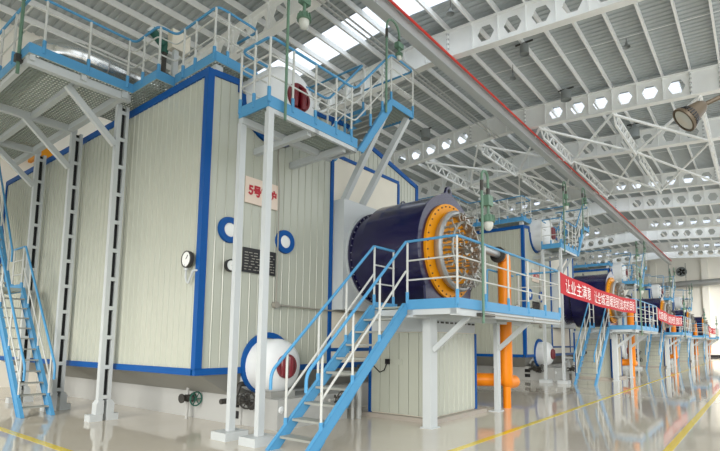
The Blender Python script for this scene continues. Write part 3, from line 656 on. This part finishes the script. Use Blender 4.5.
LBL = {
 'boiler': ['cream corrugated boiler filling the left foreground, blue edge trim and number sign', 'second cream boiler with blue trim, seen past the orange pipe', 'third boiler, mostly hidden behind the second burner', 'fourth boiler, small and far down the hall', 'farthest boiler of the row, by the end wall'],
 'burner': ['large navy cylindrical burner with orange ring, nearest, in the picture centre', 'second navy burner with orange ring, behind the long red banner', 'third navy burner, above the second red banner', 'fourth navy burner, small, beyond the second banner', 'farthest navy burner by the third small banner'],
 'gas_pipe': ['thick orange pipe with elbow beside the nearest cabinet', 'orange pipe under the second platform', 'orange pipe under the third platform', 'orange pipe under the fourth platform', 'farthest orange pipe, under the fifth platform'],
 'cabinet': ['cream corrugated cabinet with blue corners under the nearest burner platform', 'cream cabinet with blue corner under the second platform', 'cream cabinet behind the third stair', 'cream cabinet behind the fourth stair', 'farthest cream cabinet behind the fifth stair'],
 'burner_platform': ['blue-edged platform with white railings in front of the nearest burner', 'second blue-edged platform with railings, right end of the long banner', 'third blue-edged platform, right end of the second banner', 'fourth blue-edged platform far down the row', 'farthest blue-edged platform with the small banner'],
 'stair': ['light blue steel stair climbing to the nearest burner platform', 'light blue stair climbing to the second platform', 'light blue stair climbing to the third platform', 'light blue stair climbing to the fourth platform', 'farthest light blue stair, climbing to the fifth platform'],
 'platform_lamp': ['green lamp on hooked pole at the front rail of the nearest platform', 'green hooked lamp pole on the second platform rail', 'green hooked lamp pole on the third platform rail', 'green hooked lamp pole on the fourth platform rail', 'farthest green hooked lamp pole, fifth platform'],
 'drum_platform': ['high platform on two white posts in front of the nearest boiler drum', 'second high drum platform on white posts, over the second boiler front', 'third high drum platform, above the second burner', 'fourth high drum platform, small and far', 'farthest high drum platform near the end wall'],
 'drum_lamp': ['green lamp pole rising past the nearest red drum manhole', 'green lamp pole at the second drum platform', 'green lamp pole at the third drum platform', 'green lamp pole at the fourth drum platform', 'green lamp pole at the farthest drum platform'],
 'stair_lamp': ['green hooked lamp above the upper stair landing of the nearest boiler', 'green hooked lamp above the second boiler landing', 'green hooked lamp above the third boiler landing', 'green hooked lamp above the fourth boiler landing', 'green hooked lamp above the farthest boiler landing'],
 'gantry': ['high left gantry on laced white columns beside the nearest boiler', 'gantry at the left of the second boiler, seen above the nearest burner', 'gantry at the left of the third boiler roof', 'gantry at the left of the fourth boiler roof', 'gantry at the left of the farthest boiler roof'],
 'valve_a': ['small valve with blue hand wheel at the nearest boiler plinth', 'small blue-wheeled valve at the second boiler plinth', 'small blue-wheeled valve at the third plinth', 'small blue-wheeled valve at the fourth plinth', 'small blue-wheeled valve at the farthest plinth'],
 'valve_b': ['dark valve cluster between the two white front posts', 'dark valve cluster under the second lower drum', 'dark valve cluster under the third lower drum', 'dark valve cluster under the fourth lower drum', 'dark valve cluster under the farthest lower drum'],
 'valve_c': ['dark valve and pale drain line seen behind the nearest stair', 'pale drain line and valve right of the second lower drum', 'pale drain line and valve by the third stair', 'pale drain line and valve by the fourth stair', 'pale drain line and valve by the farthest stair'],
}
CAT = dict(boiler='boiler', burner='burner', gas_pipe='pipe', cabinet='cabinet', burner_platform='platform', stair='stair', platform_lamp='lamp', drum_platform='platform', drum_lamp='lamp', stair_lamp='lamp', gantry='gantry', valve_a='valve', valve_b='valve', valve_c='valve')
GRP = dict(boiler='boilers in a row down the hall', burner='navy burners of the boilers', gas_pipe='orange gas pipes beside the cabinets', cabinet='cabinets under the burner platforms', burner_platform='burner platforms along the aisle', stair='stairs to the burner platforms',
           platform_lamp='lamps on the burner platforms', drum_platform='high drum platforms', drum_lamp='lamps on the drum platforms', stair_lamp='lamps over the roof landings', gantry='gantries beside the boilers', valve_a='blow-down valves', valve_b='drum valve clusters', valve_c='front drain valves')
def label_unit(T, i):
    for o, k in T: tag(o, LBL[k][i], CAT[k], GRP[k])
T0 = build_unit(True, '5'); label_unit(T0, 0)
T1 = [(copy_tree(o, None, (15, 0, 0)), k) for o, k in T0]; label_unit(T1, 1)
Tj = build_unit(False, '3')
for o, k in Tj: o.location.x += 30
label_unit(Tj, 2)
for i in (3, 4):
    Ti = [(copy_tree(o, None, (15*(i-2), 0, 0)), k) for o, k in Tj]; label_unit(Ti, i)

# banners
def banner(x0, x1, zt, h, sag, txt, label, u0=.05, u1=.95):
    P_ = lambda u, v, o=0: V(x0+(x1-x0)*u, 4.07-o+.03*math.sin(u*19), zt-h+v*h-sag*4*u*(1-u)-.04*u)
    n = 40; mb = MB(); vs = [P_(i/n, v, -.004*s_) for s_ in (0, 1) for v in (0, 1) for i in range(n+1)]; m = n+1; fs = []
    for i in range(n): fs += [(i, i+1, m+i+1, m+i), (2*m+i, 3*m+i, 3*m+i+1, 2*m+i+1), (m+i, m+i+1, 3*m+i+1, 3*m+i), (i, 2*m+i, 2*m+i+1, i+1)]
    b_ = obj('banner', mb.add(vs, fs, False), 'red', None, (x0, 4.07, zt)); tag(b_, label, 'banner', 'red banners strung between the platforms')
    if txt: obj('lettering', text_mb(txt, .4, lambda u, v: P_(u0+(u1-u0)*u, .14+.70*v, .012), bold=0), 'wtext', b_)
banner(12.74, 22.34, 3.44, .55, .10, '让业主满意　让全城温暖是我们追求的目标', 'long red banner with white characters between the first and second platforms')
banner(27.74, 37.34, 3.44, .6, .14, '优质服务　诚信经营　温暖万家', 'shorter-looking red banner between the second and third platforms')
banner(57.6, 67.0, 3.42, .6, .12, '安全第一　预防为主', 'small far red banner at the end of the platform row')

# left access stair
ls = thing('access_stair', (4.03, 13, 0), 'light blue stair at the left edge, climbing beside the laced columns', 'stair')
def ystair(root, x0, x1, p, q, n):
    (ya, za), (yb, zb) = p, q
    for x in (x0, x1):
        s_ = obj('stringer', MB().prism([(x-.02, ya-.1, za), (x-.02, ya+.16, za), (x-.02, yb, zb-.24), (x-.02, yb, zb), (x-.02, yb-.05, zb)], (.014, 0, 0)).beam((x, ya-.1, za), (x, yb-.05, zb), .07, .014).beam((x, ya+.16, za), (x, yb, zb-.24), .07, .014), 'sky', root)
    for k in range(n):
        t_ = (k+.8)/n
        if k < n-1: y = ya+(yb-ya)*t_; z = za+(zb-za)*t_; obj('tread', MB().box(x0+.01, x1-.03, y-.1, y+.1, z-.03, z), 'tread', root)
    for x in (x0, x1):
        f = lambda t_, h: V(x, ya+(yb-ya)*t_, za+(zb-za)*t_+h)
        obj('handrail', MB().tube(rounded([f(0, .75), f(0, 1.05), f(1, 1.05)], .1), .025, 8), 'sky', root)
        obj('mid_rail', MB().tube([f(.08, .5), f(1, .5)], .019, 6), 'rail', root)
        for t_ in (.1, .45, .8):
            o = obj('rail_post', MB().tube([f(t_, -.05), f(t_, 1.04)], .02, 6), 'rail', root); obj('post_sleeve', MB().tube([f(t_, -.1), f(t_, .16)], .03, 6), 'sky', o)
ystair(ls, 3.72, 4.27, (12.3, 0), (14.75, 2.9), 12)
obj('landing', MB().box(3.0, 4.27, 14.75, 15.9, 2.8, 2.88), 'grate', ls); obj('toe_board', MB().box(4.25, 4.28, 14.75, 15.9, 2.78, 3.0), 'sky', ls)
railing(ls, [(4.27, 14.8, 2.9), (4.27, 15.6, 2.9)], None, [(4.27, 14.85, 2.9), (4.27, 15.55, 2.9)], H=1.05)
ystair(ls, 3.72, 4.27, (15.75, 2.9), (18.3, 6.7), 15)
for p in ((3.1, 15.7), (4.1, 15.7)): obj('support_post', MB().box(p[0]-.05, p[0]+.05, p[1]-.05, p[1]+.05, 0, 2.8), 'white', ls)

# silver duct, control box and pump on the gantry
tag(obj('insulated_duct', MB().tube(rounded([(3.35, 15.2, 7.45), (3.35, 11.0, 7.45), (6.3, 11.0, 7.45)], .75, 10), .29, 20), 'chrome', None, (3.25, 15.2, 7.55)), 'shiny foil-wrapped duct curving behind the left gantry railing', 'duct')
du = bpy.data.objects['insulated_duct']
sd_ = obj('seam_bands', MB(), 'silver') if False else None
for k, (x, y) in enumerate([(3.9, 11.08), (4.3, 11.06), (4.7, 11.04), (5.1, 11.02), (5.5, 11.0)]):
    obj('seam_band', MB().tube([(x-.012, 11, 7.45), (x+.012, 11, 7.45)], .296, 20), 'silver', du)
for k in range(8): pass
dsup = MB().box(5.0, 5.1, 10.9, 11.1, 6.8, 7.2)
obj('duct_leg', dsup, 'grey', du); obj('duct_leg', MB().box(3.2, 3.3, 13, 13.1, 6.8, 7.2), 'grey', du)
cb = thing('control_box', (5.25, 9.7, 6.8), 'cream control box on a white stand behind the high left railing', 'box')
obj('box_body', MB().box(5.02, 5.42, 9.55, 9.75, 7.75, 8.17), 'flat', cb); obj('stand', MB().box(5.1, 5.2, 9.6, 9.7, 6.8, 7.8), 'white', cb)
pu = thing('valve_actuator', (4.8, 9.9, 6.8), 'dark green actuator on a pipe stand on the left gantry', 'actuator')
obj('motor', MB().tube([(4.66, 9.75, 8.02), (4.95, 9.8, 7.86)], .09, 12), 'dgreen', pu); obj('end_cap', MB().tube([(4.63, 9.745, 8.04), (4.66, 9.75, 8.02)], .075, 12), 'drum', pu)
obj('gear_head', MB().lathe((5.0, 9.82, 7.7), (0, 0, 1), [(0, 0), (0, .07), (.15, .09), (.3, .07), (.32, 0)], 12), 'dgreen', pu)
obj('stand_pipe', MB().tube([(5.0, 9.82, 6.8), (5.0, 9.82, 7.75)], .05, 8), 'valve', pu)
obj('base_flange', MB().tube([(5.0, 9.82, 7.1), (5.0, 9.82, 7.2)], .16, 12), 'valve', pu)
for o_, lb in ((cb, 'cream control box on the second boiler gantry, above the nearest burner'), (pu, 'dark green actuator on the second boiler gantry, above the nearest burner lug')):
    c_ = copy_tree(o_, None, (15, 0, 0)); tag(c_, lb, o_['category'])
gp = thing('gantry_lamp_pole', (2.72, 10.7, 6.5), 'pale green pole rising at the outer corner of the left gantry', 'pole')
obj('pole', MB().tube([(2.74, 10.72, 6.5), (2.74, 10.72, 10.2)], .03, 8), 'green', gp); obj('clamp', MB().box(2.68, 2.8, 10.66, 10.78, 6.72, 6.86), 'valve', gp)

# ceiling lamps and far fittings
def highbay(x, y, z, r, h, label):
    o = thing('highbay_lamp', (x, y, z), label, 'lamp', 'cylindrical high-bay lamps')
    top = rt(y)+.1
    obj('bracket', MB().box(x-.02, x+.02, y-.35, y+.35, top-.12, top-.06), 'valve', o)
    obj('housing', MB().lathe((x, y, z), (0, 0, 1), [(0, r), (h, r), (h+.04, r*.6), (top-.06-z, .02)], 20), 'lamp', o)
    obj('reflector_rim', MB().lathe((x, y, z), (0, 0, 1), [(-.06, r*1.05), (0, r*1.05), (0, 0)], 20), 'lamp', o)
highbay(17.2, 6.6, 12.62, .17, .3, 'cylindrical lamp hanging beside the second hexagon-holed girder, left one')
highbay(21.6, 6.4, 12.55, .22, .35, 'cylindrical lamp just in front of the third girder')
highbay(21.3, 13.7, 12.45, .24, .45, 'dark cylindrical lamp above the nearest burner, in front of the third girder')
highbay(27.0, 4.6, 12.2, .24, .45, 'cylindrical lamp beyond the third girder among the lattice bracing')
for x, y, lb in ((13.5, 7.7, 'small bell lamp left of the red pipe near the top edge'), (18.6, 7.65, 'small bell lamp beside the red pipe, above the third girder'), (19.0, 3.37, 'small bell lamp on a wire in the bare ceiling bay at upper right')):
    o = thing('bell_lamp', (x, y, 12.5), lb, 'lamp', 'small bell lamps under the roof')
    obj('wire', MB().tube([(x, y, rt(y)+.1), (x, y, 12.72)], .012, 5), 'valve', o); obj('shade', MB().lathe((x, y, 12.55), (0, 0, 1), [(0, .14), (.06, .11), (.12, .05), (.2, .04), (.2, 0)], 16), 'lamp', o)
bl_ = thing('bell_floodlight', (7.3, .56, 4.6), 'large brown bell floodlight on an arm at the upper right edge', 'lamp')
c0 = V(7.3, .56, 4.60); ax = V(-.2, .5, -.42).normalized()
sh = obj('shade', MB().lathe(tuple(c0), tuple(ax), [(-.2, .0), (-.2, .05), (-.15, .09), (-.02, .12), (.08, .16), (.09, .18), (.125, .18), (.125, .15)], 28), 'brown', bl_)
obj('lens', MB().lathe(tuple(c0), tuple(ax), [(.115, .15), (.116, .15), (.12, 0)], 24), 'glass', sh)
fn = MB(); u = ax.cross(V(0, 0, 1)).normalized(); v_ = ax.cross(u)
for k in range(24):
    a = 2*PI*k/24; r_ = u*math.cos(a)+v_*math.sin(a); fn.beam(c0+r_*.13+ax*.0, c0+r_*.162+ax*.07, .01, .02, up=tuple(ax.cross(r_)))
obj('vent_fins', fn, 'black', sh)
obj('arm', MB().tube([c0-ax*.17, c0-ax*.24+V(.04, -.12, .03), V(7.6, -.4, 4.95), V(7.8, -2.9, 5.6)], .03, 8), 'brown', bl_)
wr = struct('trim_1', MB().box(7.6, 8.0, -3.3, -2.9, 0, 13.1), 'wall')
for k in range(1, 9): struct('trim_%d' % (k+1), MB().box(7.6+7.5*k, 8.0+7.5*k, -3.3, -2.9, 0, 12.4), 'wall')

ef = thing('wall_fan', (XE-.2, 7.75, 10.9), 'round dark extractor fan high on the cream end wall', 'fan')
obj('housing', MB().lathe((XE, 7.75, 10.9), (-1, 0, 0), [(0, .62), (.18, .62), (.18, .5), (.05, .5), (.05, 0)], 28), 'lamp', ef)
for k in range(5):
    a = 2*PI*k/5; obj('blade', MB().beam((XE-.1, 7.75+.08*math.cos(a), 10.9+.08*math.sin(a)), (XE-.1, 7.75+.46*math.cos(a), 10.9+.46*math.sin(a)), .03, .24, up=(.4, -math.sin(a), math.cos(a))), 'dark', ef)
tag(obj('wall_duct', MB().tube([(XE-1.0, -2, 9.4), (XE-1.0, 19, 8.9)], .42, 16), 'silver', None, (XE-1, 0, 9.2)), 'silver duct running level across the end wall', 'duct')
ol = tag(obj('overhead_crane', MB().box(5.2, 6.6, 19.2, 19.5, 7.85, 8.15), 'orange', None, (5.9, 19.3, 7.85)), 'orange beam glimpsed beneath the left gantry, against the back wall', 'beam')
obj('bracket', MB().box(5.8, 5.9, 19.5, YB-.01, 7.9, 8.1), 'orange', ol)
# clean helper property
for o in S.objects:
    if '_org' in o: del o['_org']
